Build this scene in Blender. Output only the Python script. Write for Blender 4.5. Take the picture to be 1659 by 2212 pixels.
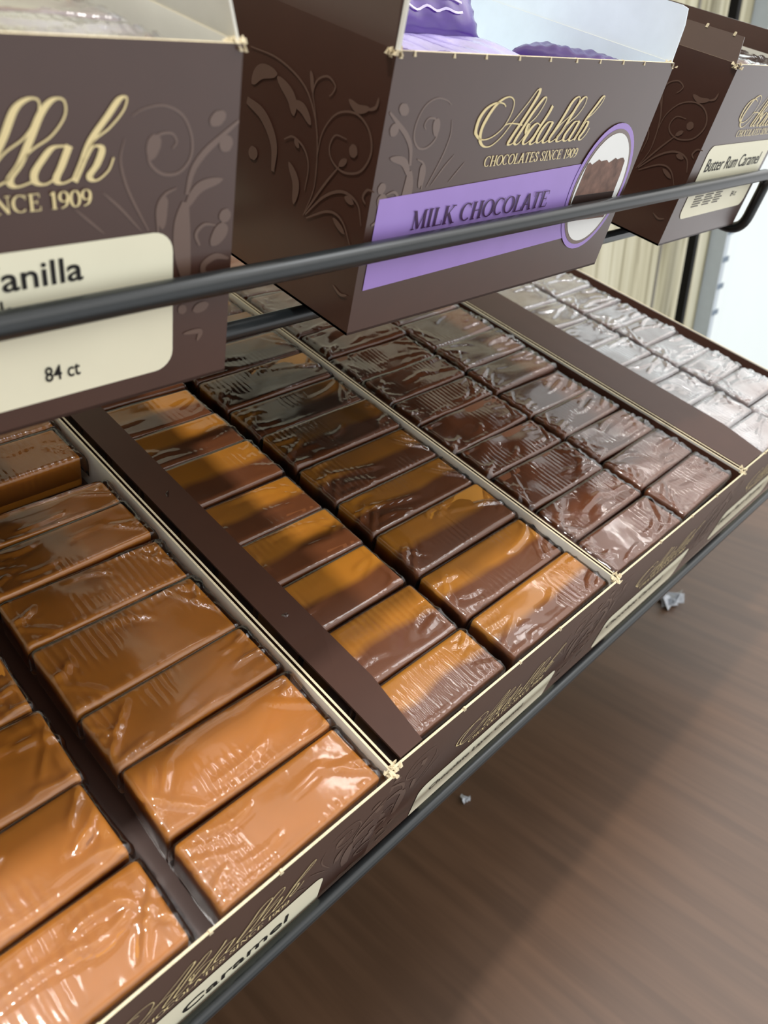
import bpy, bmesh, math, random
import numpy as np
from mathutils import Matrix, Vector

for o in list(bpy.data.objects): bpy.data.objects.remove(o)
SC = bpy.context.scene
COL = SC.collection
TILT = math.radians(17.3)
RACK = Matrix.Rotation(TILT, 4, 'X')          # the tilted frame of the wire shelves
def lin(r, g, b):
    f = lambda v: (v/255/12.92) if v/255 <= .04045 else ((v/255+.055)/1.055)**2.4
    return (f(r), f(g), f(b), 1)

# ------------------------------------------------------------------ camera
CAM_R = [[0.700264, -0.687148, 0.193539], [-0.360856, -0.574636, -0.734559], [0.615965, 0.444545, -0.650359]]
CAM_C = [-0.107536, -0.051059, 0.196025]
F_PX = 1566.54
cd = bpy.data.cameras.new('camera'); cam = bpy.data.objects.new('camera', cd); COL.objects.link(cam)
r0, r1, r2 = (Vector(v) for v in CAM_R)
m = Matrix((r0, -r1, -r2)).transposed().to_4x4(); m.translation = Vector(CAM_C)
cam.matrix_world = RACK @ m
cd.sensor_fit = 'VERTICAL'; cd.sensor_height = 36.0; cd.sensor_width = 27.0
cd.lens = F_PX/2212*36.0
cd.clip_start = .005; cd.clip_end = 50
cd.dof.use_dof = True; cd.dof.focus_distance = .255; cd.dof.aperture_fstop = 18
SC.camera = cam

# ------------------------------------------------------------------ world, lights, exposure
SC.view_settings.view_transform = 'Standard'; SC.view_settings.look = 'None'
SC.view_settings.exposure = 0.0; SC.view_settings.gamma = 1; SC.view_settings.use_curve_mapping = False
SC.cycles.transparent_max_bounces = 48; SC.cycles.max_bounces = 10; SC.cycles.sample_clamp_indirect = 6
w = bpy.data.worlds.new('store'); SC.world = w; w.use_nodes = True
nt = w.node_tree; nt.nodes.clear()
out = nt.nodes.new('ShaderNodeOutputWorld'); bg = nt.nodes.new('ShaderNodeBackground')
tc = nt.nodes.new('ShaderNodeTexCoord'); sx = nt.nodes.new('ShaderNodeSeparateXYZ'); rp = nt.nodes.new('ShaderNodeValToRGB')
mr = nt.nodes.new('ShaderNodeMapRange'); mr.inputs[1].default_value = -1; mr.inputs[2].default_value = 1
nt.links.new(tc.outputs['Generated'], sx.inputs[0]); nt.links.new(sx.outputs[2], mr.inputs[0]); nt.links.new(mr.outputs[0], rp.inputs[0])
def grey(r, stops):
    e = r.color_ramp.elements
    e[0].position, e[0].color = stops[0][0], (*stops[0][1], 1); e[1].position, e[1].color = stops[-1][0], (*stops[-1][1], 1)
    for p_, c_ in stops[1:-1]:
        k = e.new(p_); k.color = (*c_, 1)
TOP = [(.93, (1.0, 1.0, .98)), (.975, (2.1, 2.07, 2.02))]
# shop surroundings by height: dim floor, walls, lit ceiling ...
grey(rp, [(.30, (.10, .085, .07)), (.5, (.15, .145, .14)), (.64, (.36, .36, .36))]+TOP)
# ... and the brightly lit aisle in front and to the right, brightest above eye level
rf = nt.nodes.new('ShaderNodeValToRGB'); nt.links.new(mr.outputs[0], rf.inputs[0])
grey(rf, [(.15, (.5, .5, .5)), (.25, (1.5, 1.52, 1.54)), (.46, (1.7, 1.72, 1.74)), (.58, (1.1, 1.1, 1.08)), (.68, (2.9, 2.86, 2.78)), (.88, (2.7, 2.66, 2.6))]+TOP)
dt = nt.nodes.new('ShaderNodeVectorMath'); dt.operation = 'DOT_PRODUCT'; dt.inputs[1].default_value = Vector((.6, -.8, 0)).normalized()
md = nt.nodes.new('ShaderNodeMapRange'); md.interpolation_type = 'SMOOTHSTEP'
md.inputs[1].default_value = .0; md.inputs[2].default_value = .5; md.inputs[3].default_value = 0; md.inputs[4].default_value = 1
mu = nt.nodes.new('ShaderNodeMixRGB')
nt.links.new(tc.outputs['Generated'], dt.inputs[0]); nt.links.new(dt.outputs['Value'], md.inputs[0])
nt.links.new(md.outputs[0], mu.inputs[0]); nt.links.new(rp.outputs[0], mu.inputs[1]); nt.links.new(rf.outputs[0], mu.inputs[2])
nt.links.new(mu.outputs[0], bg.inputs[0]); bg.inputs[1].default_value = .74
nt.links.new(bg.outputs[0], out.inputs[0])
def area(name, loc, size, power, color=(1, .97, .93), aim=(0, 0, -1), sy=None):
    l = bpy.data.lights.new(name, 'AREA'); l.energy = power; l.color = color; l.shape = 'RECTANGLE'
    l.size = size; l.size_y = sy or size
    o = bpy.data.objects.new(name, l); COL.objects.link(o); o.location = loc
    o.rotation_euler = Vector(aim).to_track_quat('-Z', 'Y').to_euler()
    return o
area('ceiling_lamp', (-.55, -.14, 2.1), .08, 31)
area('ceiling_lamp', (1.9, -.9, 2.3), .5, 14, (.95, .98, 1), (-.1, .6, -.8), 1.2)
for x_, y_ in ((.42, -.15), (1.15, -.05), (2.1, .0), (3.2, .05)): area('ceiling_tube', (x_, y_, 2.3), .05, 4.5, (1, .98, .95), (0, 0, -1), .9)

# ------------------------------------------------------------------ materials
MATS = {}
def new_mat(name):
    m = bpy.data.materials.new(name); m.use_nodes = True; MATS[name] = m
    return m, m.node_tree, m.node_tree.nodes['Principled BSDF']
def N(nt, t, **kw):
    n = nt.nodes.new('ShaderNode'+t)
    for k, v in kw.items():
        if k.startswith('i_'): n.inputs[k[2:].replace('_', ' ')].default_value = v
        else: setattr(n, k, v)
    return n
def ramp(nt, fac, stops):
    r = nt.nodes.new('ShaderNodeValToRGB'); el = r.color_ramp.elements
    el[0].position, el[0].color = stops[0]; el[1].position, el[1].color = stops[-1]
    for p, c in stops[1:-1]:
        x = el.new(p); x.color = c
    nt.links.new(fac, r.inputs[0]); return r.outputs[0]
def plain(name, col, rough=.5, spec=.5, var=.08, scale=60, bump=0, coat=0, metal=0, stretch=None):
    """a paint / board / film material: fine tone variation from noise, optional bump"""
    m, nt, b = new_mat(name)
    tcn = N(nt, 'TexCoord'); src = tcn.outputs['Object']
    if stretch:
        mp = N(nt, 'Mapping'); mp.inputs['Scale'].default_value = stretch
        nt.links.new(src, mp.inputs[0]); src = mp.outputs[0]
    nz = N(nt, 'TexNoise', i_Scale=scale, i_Detail=4.0); nt.links.new(src, nz.inputs['Vector'])
    d = tuple(c*(1-var) for c in col[:3])+(1,); l = tuple(min(1, c*(1+var)) for c in col[:3])+(1,)
    nt.links.new(ramp(nt, nz.outputs['Fac'], [(.3, d), (.7, l)]), b.inputs['Base Color'])
    b.inputs['Roughness'].default_value = rough; b.inputs['Specular IOR Level'].default_value = spec
    b.inputs['Metallic'].default_value = metal; b.inputs['Coat Weight'].default_value = coat; b.inputs['Coat Roughness'].default_value = .25
    if bump:
        bp = N(nt, 'Bump', i_Strength=bump, i_Distance=.001); nt.links.new(nz.outputs['Fac'], bp.inputs['Height']); nt.links.new(bp.outputs[0], b.inputs['Normal'])
    return m
plain('board_brown', lin(66, 38, 27), .5, .5, .05, 90, .02, .85)
plain('board_white', lin(226, 224, 214), .6, .3, .03, 120)
plain('board_bluewhite', lin(232, 243, 250), .6, .3, .03, 120)
plain('board_edge', lin(214, 200, 168), .8, .2, .12, 900, .4)
plain('print_swirl', lin(98, 74, 62), .5, .5, .04, 60, 0, 1.0)
plain('print_gold', lin(232, 214, 160), .4, .5, .05)
plain('print_cream', lin(238, 234, 208), .4, .4, .02)
plain('print_ink', lin(28, 26, 26), .5, .3, .05)
plain('print_grey', lin(120, 116, 108), .5, .3, .05)
plain('print_purple', lin(164, 136, 208), .36, .5, .04)
plain('print_deep_purple', lin(62, 32, 72), .4, .4, .04)
plain('print_white', lin(240, 242, 240), .4, .4, .02)
plain('print_choc', lin(116, 88, 76), .5, .3, .35, 260)
plain('print_choc_dark', lin(46, 28, 22), .5, .3, .1)
plain('wire_black', lin(24, 29, 31), .3, .6, .1, 400)
plain('lip_black', lin(13, 13, 12), .7, .2, .1, 300)
plain('board_flap', lin(64, 38, 27), .5, .25, .05, 90, .02, .05)
plain('packet_purple', lin(74, 40, 128), .22, .7, .15, 40, .1, .5)
plain('packet_painted_sheen', lin(158, 148, 196), .2, .8, .25, 70, .15, .6)  # ceiling reflection on purple film, painted into this pale base colour
plain('packet_dark', lin(62, 34, 108), .25, .6, .2, 60, .1, .4)
plain('packet_print', lin(206, 196, 226), .3, .5, .05)
plain('wall_white_paint', lin(226, 234, 234), .5, .3, .02, 3)
plain('standard_grey', lin(176, 186, 194), .4, .5, .03)
plain('slot_dark', lin(110, 124, 138), .6, .3, .05)
plain('foil_scrap', lin(200, 205, 212), .25, .8, .2, 300, .3)

def two_tone(name, ca, cb, two=False):
    """soft caramel candy: satin, a little translucent; two=True layers chocolate along one long side"""
    m, nt, b = new_mat(name)
    tcn = N(nt, 'TexCoord'); oi = N(nt, 'ObjectInfo')
    add = N(nt, 'VectorMath', operation='ADD'); nt.links.new(tcn.outputs['Object'], add.inputs[0]); nt.links.new(oi.outputs['Random'], add.inputs[1])
    nz = N(nt, 'TexNoise', i_Scale=55.0, i_Detail=3.0); nt.links.new(add.outputs[0], nz.inputs['Vector'])
    base = ramp(nt, nz.outputs['Fac'], [(.3, tuple(c*.86 for c in ca[:3])+(1,)), (.7, ca)])
    if two:
        sp = N(nt, 'SeparateXYZ'); nt.links.new(tcn.outputs['Object'], sp.inputs[0])
        nz2 = N(nt, 'TexNoise', i_Scale=42.0, i_Detail=1.0); nt.links.new(add.outputs[0], nz2.inputs['Vector'])
        ma = N(nt, 'Math', operation='MULTIPLY_ADD'); nt.links.new(nz2.outputs['Fac'], ma.inputs[0]); ma.inputs[1].default_value = -.006; nt.links.new(sp.outputs[1], ma.inputs[2])
        mrn = N(nt, 'MapRange'); mrn.inputs[1].default_value = -.0048; mrn.inputs[2].default_value = -.0016
        nt.links.new(ma.outputs[0], mrn.inputs[0])
        mx = N(nt, 'MixRGB'); nt.links.new(mrn.outputs[0], mx.inputs[0]); mx.inputs[1].default_value = cb; nt.links.new(base, mx.inputs[2]); base = mx.outputs[0]
    nt.links.new(base, b.inputs['Base Color'])
    b.inputs['Roughness'].default_value = .38; b.inputs['Specular IOR Level'].default_value = .35
    b.inputs['Subsurface Weight'].default_value = .12; b.inputs['Subsurface Radius'].default_value = (.002, .0016, .001); b.inputs['Subsurface Scale'].default_value = 1
    bp = N(nt, 'Bump', i_Strength=.15, i_Distance=.001); nt.links.new(nz.outputs['Fac'], bp.inputs['Height']); nt.links.new(bp.outputs[0], b.inputs['Normal'])
    return m
two_tone('candy_caramel', lin(178, 114, 38), None)
two_tone('candy_layered', lin(178, 120, 38), lin(110, 64, 34), True)
two_tone('candy_chocolate', lin(108, 60, 30), None)
two_tone('candy_rum', lin(112, 72, 58), None)

def film(name, gloss, haze, ribs, hazecol=(.75, .72, .7, 1)):
    """clear twist-wrap film: see-through with Fresnel gloss, faint cloudy haze and fine ribs"""
    m = bpy.data.materials.new(name); m.use_nodes = True; MATS[name] = m
    nt = m.node_tree; nt.nodes.clear()
    o = N(nt, 'OutputMaterial'); tr = N(nt, 'BsdfTransparent'); gl = N(nt, 'BsdfGlossy'); df = N(nt, 'BsdfDiffuse')
    tr.inputs[0].default_value = (.985, .98, .97, 1); gl.inputs['Roughness'].default_value = .1; gl.inputs[0].default_value = (1, 1, 1, 1); df.inputs[0].default_value = hazecol
    tcn = N(nt, 'TexCoord'); oi = N(nt, 'ObjectInfo')
    add = N(nt, 'VectorMath', operation='ADD'); nt.links.new(tcn.outputs['Object'], add.inputs[0]); nt.links.new(oi.outputs['Random'], add.inputs[1])
    # ribs: fine ridges crossing the long side, only in patches
    wv = N(nt, 'TexWave', wave_type='BANDS', bands_direction='X', i_Scale=115.0, i_Distortion=1.0, i_Detail=1.0, i_Detail_Scale=2.0); nt.links.new(tcn.outputs['Object'], wv.inputs['Vector'])
    pn = N(nt, 'TexNoise', i_Scale=38.0, i_Detail=1.0); nt.links.new(add.outputs[0], pn.inputs['Vector'])
    pk = ramp(nt, pn.outputs['Fac'], [(.5, (0, 0, 0, 1)), (.62, (1, 1, 1, 1))])
    mul = N(nt, 'MixRGB', blend_type='MULTIPLY'); mul.inputs[0].default_value = 1; nt.links.new(wv.outputs['Color'], mul.inputs[1]); nt.links.new(pk, mul.inputs[2])
    fn = N(nt, 'TexNoise', i_Scale=160.0, i_Detail=3.0); nt.links.new(add.outputs[0], fn.inputs['Vector'])
    b1 = N(nt, 'Bump', i_Strength=ribs, i_Distance=.0005); nt.links.new(mul.outputs[0], b1.inputs['Height'])
    b2 = N(nt, 'Bump', i_Strength=.06, i_Distance=.0010); nt.links.new(fn.outputs['Fac'], b2.inputs['Height']); nt.links.new(b1.outputs[0], b2.inputs['Normal'])
    fr = N(nt, 'Fresnel', i_IOR=1.5); nt.links.new(b2.outputs[0], fr.inputs['Normal']); nt.links.new(b2.outputs[0], gl.inputs['Normal'])
    fm = N(nt, 'Math', operation='MULTIPLY_ADD', use_clamp=True); nt.links.new(fr.outputs[0], fm.inputs[0]); fm.inputs[1].default_value = gloss; fm.inputs[2].default_value = 0.0
    hz = N(nt, 'MapRange'); hz.inputs[1].default_value = .42; hz.inputs[2].default_value = .75; hz.inputs[3].default_value = haze*.25; hz.inputs[4].default_value = haze; nt.links.new(pn.outputs['Fac'], hz.inputs[0])
    m1 = N(nt, 'MixShader'); nt.links.new(hz.outputs[0], m1.inputs[0]); nt.links.new(tr.outputs[0], m1.inputs[1]); nt.links.new(df.outputs[0], m1.inputs[2])
    m2 = N(nt, 'MixShader'); nt.links.new(fm.outputs[0], m2.inputs[0]); nt.links.new(m1.outputs[0], m2.inputs[1]); nt.links.new(gl.outputs[0], m2.inputs[2])
    nt.links.new(m2.outputs[0], o.inputs[0]); return m
film('film_clear', 1.0, .010, .2)
film('film_dark', 1.25, .010, .12, (.6, .55, .52, 1))
film('film_painted_sheen', 2.1, .36, .25, (.74, .76, .80, 1))  # strong pale haze paints bright surroundings' reflection into the film colour

def floor_mat():
    m, nt, b = new_mat('floor_planks')
    tcn = N(nt, 'TexCoord'); mp = N(nt, 'Mapping'); mp.inputs['Scale'].default_value = (1, .05, 1); nt.links.new(tcn.outputs['Object'], mp.inputs[0])
    n1 = N(nt, 'TexNoise', i_Scale=150.0, i_Detail=4.0); nt.links.new(mp.outputs[0], n1.inputs['Vector'])
    n2 = N(nt, 'TexNoise', i_Scale=14.0, i_Detail=3.0); nt.links.new(mp.outputs[0], n2.inputs['Vector'])
    c1 = ramp(nt, n1.outputs['Fac'], [(.35, lin(80, 55, 36)), (.65, lin(94, 67, 47))])
    c2 = ramp(nt, n2.outputs['Fac'], [(.35, (.86, .86, .87, 1)), (.65, (1, .98, .96, 1))])
    mx = N(nt, 'MixRGB', blend_type='MULTIPLY'); mx.inputs[0].default_value = 1; nt.links.new(c1, mx.inputs[1]); nt.links.new(c2, mx.inputs[2])
    nt.links.new(mx.outputs[0], b.inputs['Base Color']); b.inputs['Roughness'].default_value = .42; b.inputs['Specular IOR Level'].default_value = .8
floor_mat()
def wood_mat():
    m, nt, b = new_mat('wall_wood')
    tcn = N(nt, 'TexCoord'); mp = N(nt, 'Mapping'); mp.inputs['Scale'].default_value = (1, 1, .07); nt.links.new(tcn.outputs['Object'], mp.inputs[0])
    n1 = N(nt, 'TexNoise', i_Scale=42.0, i_Detail=6.0, i_Distortion=.6); nt.links.new(mp.outputs[0], n1.inputs['Vector'])
    n2 = N(nt, 'TexNoise', i_Scale=9.0, i_Detail=2.0); nt.links.new(mp.outputs[0], n2.inputs['Vector'])
    c1 = ramp(nt, n1.outputs['Fac'], [(.33, lin(132, 124, 96)), (.5, lin(188, 182, 154)), (.7, lin(214, 210, 188))])
    c2 = ramp(nt, n2.outputs['Fac'], [(.35, (.84, .84, .8, 1)), (.65, (1, 1, 1, 1))])
    mx = N(nt, 'MixRGB', blend_type='MULTIPLY'); mx.inputs[0].default_value = 1; nt.links.new(c1, mx.inputs[1]); nt.links.new(c2, mx.inputs[2])
    nt.links.new(mx.outputs[0], b.inputs['Base Color']); b.inputs['Roughness'].default_value = .55
wood_mat()

# ------------------------------------------------------------------ helpers
def link(name, me, mats, parent=None):
    for m in mats: me.materials.append(MATS[m])
    o = bpy.data.objects.new(name, me); COL.objects.link(o)
    if parent is not None: o.parent = parent
    return o
def mesh(name, v, f, mi=None, smooth=False):
    me = bpy.data.meshes.new(name); me.from_pydata([tuple(x) for x in v], [], f); me.update()
    if mi: me.polygons.foreach_set('material_index', mi)
    if smooth: me.polygons.foreach_set('use_smooth', [True]*len(me.polygons))
    return me
def tag(o, label, cat, group=None):
    o['label'] = label; o['category'] = cat
    if group: o['group'] = group
    return o
def empty(name, M, label, cat, group=None):
    o = bpy.data.objects.new(name, None); COL.objects.link(o); o.empty_display_size = .01
    o.matrix_world = M; return tag(o, label, cat, group)
def structure(o): o['kind'] = 'structure'; return o
class MB:
    def __init__(s, nrm=(0, -1, 0)): s.v = []; s.f = []; s.m = []; s.nrm = nrm; s.k = 0
    def hexa(s, p, mats=(0,)*6):
        """8 corners: bottom 4 ccw, top 4 ccw; mats = bottom, top, front(-y), right, back, left"""
        n = len(s.v); s.v += [tuple(q) for q in p]
        for q, mm in zip(((0, 3, 2, 1), (4, 5, 6, 7), (0, 1, 5, 4), (1, 2, 6, 5), (2, 3, 7, 6), (3, 0, 4, 7)), mats):
            s.f.append([n+i for i in q]); s.m.append(mm)
    def box(s, x0, x1, y0, y1, z0, z1, mats=(0,)*6):
        s.hexa([(x0, y0, z0), (x1, y0, z0), (x1, y1, z0), (x0, y1, z0), (x0, y0, z1), (x1, y0, z1), (x1, y1, z1), (x0, y1, z1)], mats)
    def poly(s, pts, mm=0):
        n = len(s.v); s.v += [tuple(p) for p in pts]; s.f.append(list(range(n, n+len(pts)))); s.m.append(mm)
    def ribbon(s, pts, ws, mp, mm=0):
        """flat stroke of changing width through 2D pts, mapped to 3D by mp"""
        P = np.array(pts, float); W = np.array(ws, float)
        T = np.gradient(P, axis=0); T /= (np.linalg.norm(T, axis=1)[:, None]+1e-12)
        Nn = np.stack([-T[:, 1], T[:, 0]], 1)*W[:, None]/2
        n = len(s.v)
        s.k += 1; sh = tuple(q*4e-6*s.k for q in s.nrm)          # each stroke a hair above the one before
        for a, b in zip(P+Nn, P-Nn): s.v += [tuple(q+e_ for q, e_ in zip(mp(*c), sh)) for c in (a, b)]
        for i in range(len(P)-1):
            s.f.append([n+2*i, n+2*i+1, n+2*i+3, n+2*i+2]); s.m.append(mm)
    def tube(s, pts, r, seg=12, mm=0, cap=True):
        P = [Vector(p) for p in pts]; n = len(s.v); up = None
        for i, p in enumerate(P):
            t = (P[min(i+1, len(P)-1)]-P[max(i-1, 0)]).normalized()
            if up is None: up = t.orthogonal().normalized()
            up = (up-t*up.dot(t)).normalized(); b = t.cross(up)
            for k in range(seg):
                a = 2*math.pi*k/seg; s.v.append(tuple(p+(up*math.cos(a)+b*math.sin(a))*r))
        for i in range(len(P)-1):
            for k in range(seg):
                k2 = (k+1) % seg
                s.f.append([n+i*seg+k, n+i*seg+k2, n+(i+1)*seg+k2, n+(i+1)*seg+k]); s.m.append(mm)
        if cap:
            s.f.append([n+k for k in range(seg)][::-1]); s.m.append(mm)
            s.f.append([n+(len(P)-1)*seg+k for k in range(seg)]); s.m.append(mm)
    def build(s, name, mats, parent=None, smooth=False):
        return link(name, mesh(name, s.v, s.f, s.m, smooth), mats, parent)
def smooth_line(pts, per=8):
    P = np.array(pts, float)
    if len(P) < 3: return [tuple(P[0]+(P[1]-P[0])*t) for t in np.linspace(0, 1, per)]
    Q = np.vstack([2*P[0]-P[1], P, 2*P[-1]-P[-2]]); o = []
    for i in range(1, len(Q)-2):
        a, b, c, d = Q[i-1:i+3]
        for t in np.arange(per)/per:
            o.append(.5*(2*b+(c-a)*t+(2*a-5*b+4*c-d)*t*t+(3*b-a-3*c+d)*t**3))
    o.append(P[-1]); return [tuple(x) for x in o]
def bend(pts, r, n=8):
    """polyline with rounded corners"""
    P = [Vector(p) for p in pts]; o = [P[0]]
    for i in range(1, len(P)-1):
        a = (P[i-1]-P[i]).normalized(); b = (P[i+1]-P[i]).normalized()
        p0, p1 = P[i]+a*r, P[i]+b*r
        for k in range(n+1):
            t = k/n; o.append(p0*(1-t)**2+P[i]*2*t*(1-t)+p1*t*t)
    o.append(P[-1]); return o
def sans(txt, height, width=None, bold=0):
    """2D polygons of a line of plain sans lettering, height = capital height, left end at 0"""
    c = bpy.data.curves.new('t', 'FONT'); c.body = txt; c.size = 1; c.offset = bold; c.resolution_u = 3
    o = bpy.data.objects.new('t', c); COL.objects.link(o)
    dg = bpy.context.evaluated_depsgraph_get(); me = bpy.data.meshes.new_from_object(o.evaluated_get(dg))
    v = np.array([x.co[:2] for x in me.vertices]); f = [list(p.vertices) for p in me.polygons]
    bpy.data.objects.remove(o); bpy.data.curves.remove(c); bpy.data.meshes.remove(me)
    v[:, 0] -= v[:, 0].min(); s = height/.70
    sxx = (width/v[:, 0].max()) if width else s
    return np.stack([v[:, 0]*sxx, v[:, 1]*s], 1), f
def put_sans(mb, txt, x, z, height, mp, width=None, bold=0, mm=0):
    v, f = sans(txt, height, width, bold); n = len(mb.v)
    for a, b in v: mb.v.append(mp(x+a, z+b))
    for q in f: mb.f.append([n+i for i in q]); mb.m.append(mm)
def arc(cx, cy, rx, ry, a0, a1, n=18):
    return [(cx+rx*math.cos(math.radians(a0+(a1-a0)*i/n)), cy+ry*math.sin(math.radians(a0+(a1-a0)*i/n))) for i in range(n+1)]
ST = lambda x, y0=0, y1=1: [(x, y0), (x, y1)]
def serif(x, y, w=.3): return [(x-w/2, y), (x+w/2, y)]
GLYPH = {
 'C': (.86, [arc(.45, .5, .38, .47, 48, 312), [(.74, .98), (.74, .70)]]),
 'H': (.95, [ST(.2), ST(.75), [(.2, .5), (.75, .5)], serif(.2, .03), serif(.2, .97), serif(.75, .03), serif(.75, .97)]),
 'O': (.95, [arc(.47, .5, .4, .47, 0, 360, 26)]),
 'L': (.76, [ST(.2), [(.06, .03), (.7, .03)], serif(.2, .97), [(.69, .03), (.69, .28)]]),
 'A': (.92, [[(.12, 0), (.44, .98)], [(.44, .98), (.79, 0), 'thick'], [(.25, .34), (.64, .34)], serif(.12, .03, .24), serif(.79, .03)]),
 'T': (.82, [ST(.4), [(.06, .97), (.75, .97)], serif(.4, .03), [(.07, .97), (.07, .74)], [(.74, .97), (.74, .74)]]),
 'E': (.8, [ST(.2), [(.06, .03), (.7, .03)], [(.06, .97), (.66, .97)], [(.2, .52), (.52, .52)], [(.69, .03), (.69, .26)], [(.65, .97), (.65, .76)], [(.52, .4), (.52, .63)]]),
 'S': (.66, [smooth_line([(.52, .74), (.5, .9), (.32, .97), (.13, .84), (.16, .64), (.4, .47), (.54, .3), (.48, .09), (.3, .03), (.12, .12), (.09, .3)], 5)]),
 'I': (.42, [ST(.2), serif(.2, .03), serif(.2, .97)]),
 'N': (.98, [[(.18, 0), (.18, .97), 'thin'], [(.18, .97), (.78, .02), 'thick'], [(.78, 0), (.78, .97), 'thin'], serif(.18, .03), serif(.14, .97, .2), serif(.78, .97)]),
 'M': (1.12, [[(.16, 0), (.2, .97), 'thin'], [(.2, .97), (.54, .03), 'thick'], [(.54, .03), (.9, .97), 'thin'], [(.9, .97), (.94, 0), 'thick'], serif(.16, .03, .24), serif(.94, .03), serif(.14, .97, .2), serif(.96, .97, .2)]),
 'K': (.93, [ST(.2), [(.22, .42), (.72, .97), 'thin'], [(.38, .58), (.78, 0), 'thick'], serif(.2, .03), serif(.2, .97), serif(.8, .03), serif(.72, .97)]),
 '1': (.5, [ST(.25), serif(.25, .03), [(.08, .84), (.25, .97)]]),
 '9': (.66, [arc(.32, .68, .24, .29, 0, 360, 20), smooth_line([(.56, .7), (.54, .4), (.4, .14), (.14, .02)], 5)]),
 '0': (.68, [arc(.33, .5, .26, .47, 0, 360, 22)]),
 ' ': (.42, []),
}
def put_serif(mb, txt, x, z, height, width, mp, mm=0, wt=1.0):
    tot = sum(GLYPH[c][0] for c in txt); sx_ = width/tot
    for c in txt:
        adv, strokes = GLYPH[c]
        for st in strokes:
            mode = st[-1] if isinstance(st[-1], str) else None
            pts = [p for p in st if not isinstance(p, str)]
            P = np.array(pts, float); T = np.gradient(P, axis=0); T /= np.linalg.norm(T, axis=1)[:, None]+1e-9
            wd = (.055+.12*np.abs(T[:, 1])**2)*wt
            if len(pts) == 2 and mode is None and abs(P[0, 0]-P[1, 0]) < .01 and abs(P[0, 1]-P[1, 1]) < .4: wd = wd*0+.05*wt
            if mode == 'thin': wd = wd*0+.06*wt
            if mode == 'thick': wd = wd*0+.17*wt
            mb.ribbon([(x+a*sx_, z+b*height) for a, b in pts], wd*height, mp, mm)
        x += adv*sx_
LOGO = [[[-21.82,-12.02],[-22.86,-11.37],[-24.49,-11.03],[-26.92,-11.09],[-30.17,-12.35],[-32.24,-14.78],[-32.51,-17.74],[-31.53,-19.05],[-29.45,-20.07],[-26.73,-20.18],[-23.56,-19.35],[-20.46,-17.43],[-18.74,-14.87],[-18.13,-12.31],[-18.89,-10.46],[-21.25,-9.6],[-24.08,-10.18],[-26.62,-11.73],[-28.8,-14.41],[-30.08,-17.36],[-29.72,-19.94],[-28.17,-21.55],[-25.78,-22.22],[-23.07,-21.71],[-19.8,-19.62],[-16.99,-16.58],[-14.7,-14.25],[-11.84,-11.35],[-9.11,-8.21],[-7.76,-7.56]],[[-7.76,-7.56],[-7.73,-9.03],[-9.55,-12.21],[-12.04,-15.88],[-14.36,-19.09],[-15.87,-21.5],[-15.23,-22.15],[-13.82,-21.84],[-12.84,-21.13]],[[-19.89,-16.85],[-18.78,-16.48],[-16.65,-16.4],[-13.88,-16.62],[-11.44,-16.99]],[[-7.99,-16.59],[-5.36,-14.7],[-3.37,-11.69],[-3.2,-10.01],[-4.38,-10.0],[-6.2,-11.66],[-8.38,-14.27],[-10.63,-17.62],[-12.64,-20.64],[-12.82,-21.75],[-11.36,-22.2],[-9.38,-20.77],[-7.81,-18.58],[-7.62,-17.1],[-8.49,-16.95],[-8.75,-18.55],[-7.95,-19.57],[-7.15,-19.35]],[[-2.36,-17.25],[-4.2,-16.7],[-6.17,-17.76],[-7.65,-19.71],[-8.58,-21.56],[-7.51,-22.32],[-5.48,-21.49],[-3.54,-19.48],[-2.28,-17.38]],[[1.29,-12.12],[0.2,-14.45],[-2.15,-17.76],[-3.85,-20.62],[-4.88,-21.98],[-3.73,-22.49],[-1.43,-21.48]],[[4.03,-16.55],[1.72,-16.56],[-0.12,-17.95],[-1.36,-19.95],[-1.63,-21.55],[-0.42,-22.23],[1.5,-21.09],[3.09,-18.82],[4.11,-16.68]],[[4.18,-16.55],[2.64,-19.71],[1.67,-21.61],[2.76,-22.37],[5.22,-21.5]],[[5.22,-21.5],[8.58,-17.58],[12.18,-15.21],[14.56,-12.18],[14.89,-10.16],[13.29,-9.94],[11.17,-11.38],[9.05,-15.14],[6.75,-18.69],[5.06,-21.23],[5.98,-22.32],[8.51,-21.5]],[[8.51,-21.5],[12.6,-17.43],[16.34,-15.18],[18.76,-12.37],[18.82,-10.19],[17.13,-10.05],[15.12,-11.86],[12.96,-15.62],[11.0,-18.96],[9.13,-21.26],[10.08,-22.37],[13.02,-21.69]],[[18.92,-16.76],[16.44,-16.88],[14.46,-18.67],[13.01,-20.62],[13.2,-21.96],[14.84,-22.3],[17.0,-20.9],[18.45,-18.67],[18.99,-16.87]],[[19.08,-16.69],[17.54,-19.71],[16.46,-21.69],[17.47,-22.41],[19.68,-21.69]],[[19.68,-21.69],[22.75,-16.65],[26.06,-14.32],[28.65,-11.77],[29.31,-9.88],[27.98,-10.13],[25.85,-12.52],[22.83,-15.99],[20.95,-19.56],[19.43,-22.28]],[[20.31,-21.16],[21.96,-18.64],[23.26,-16.99],[24.57,-17.51],[23.58,-19.78],[22.11,-21.65],[23.34,-22.38],[25.51,-20.95],[26.59,-18.93]]]
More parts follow.
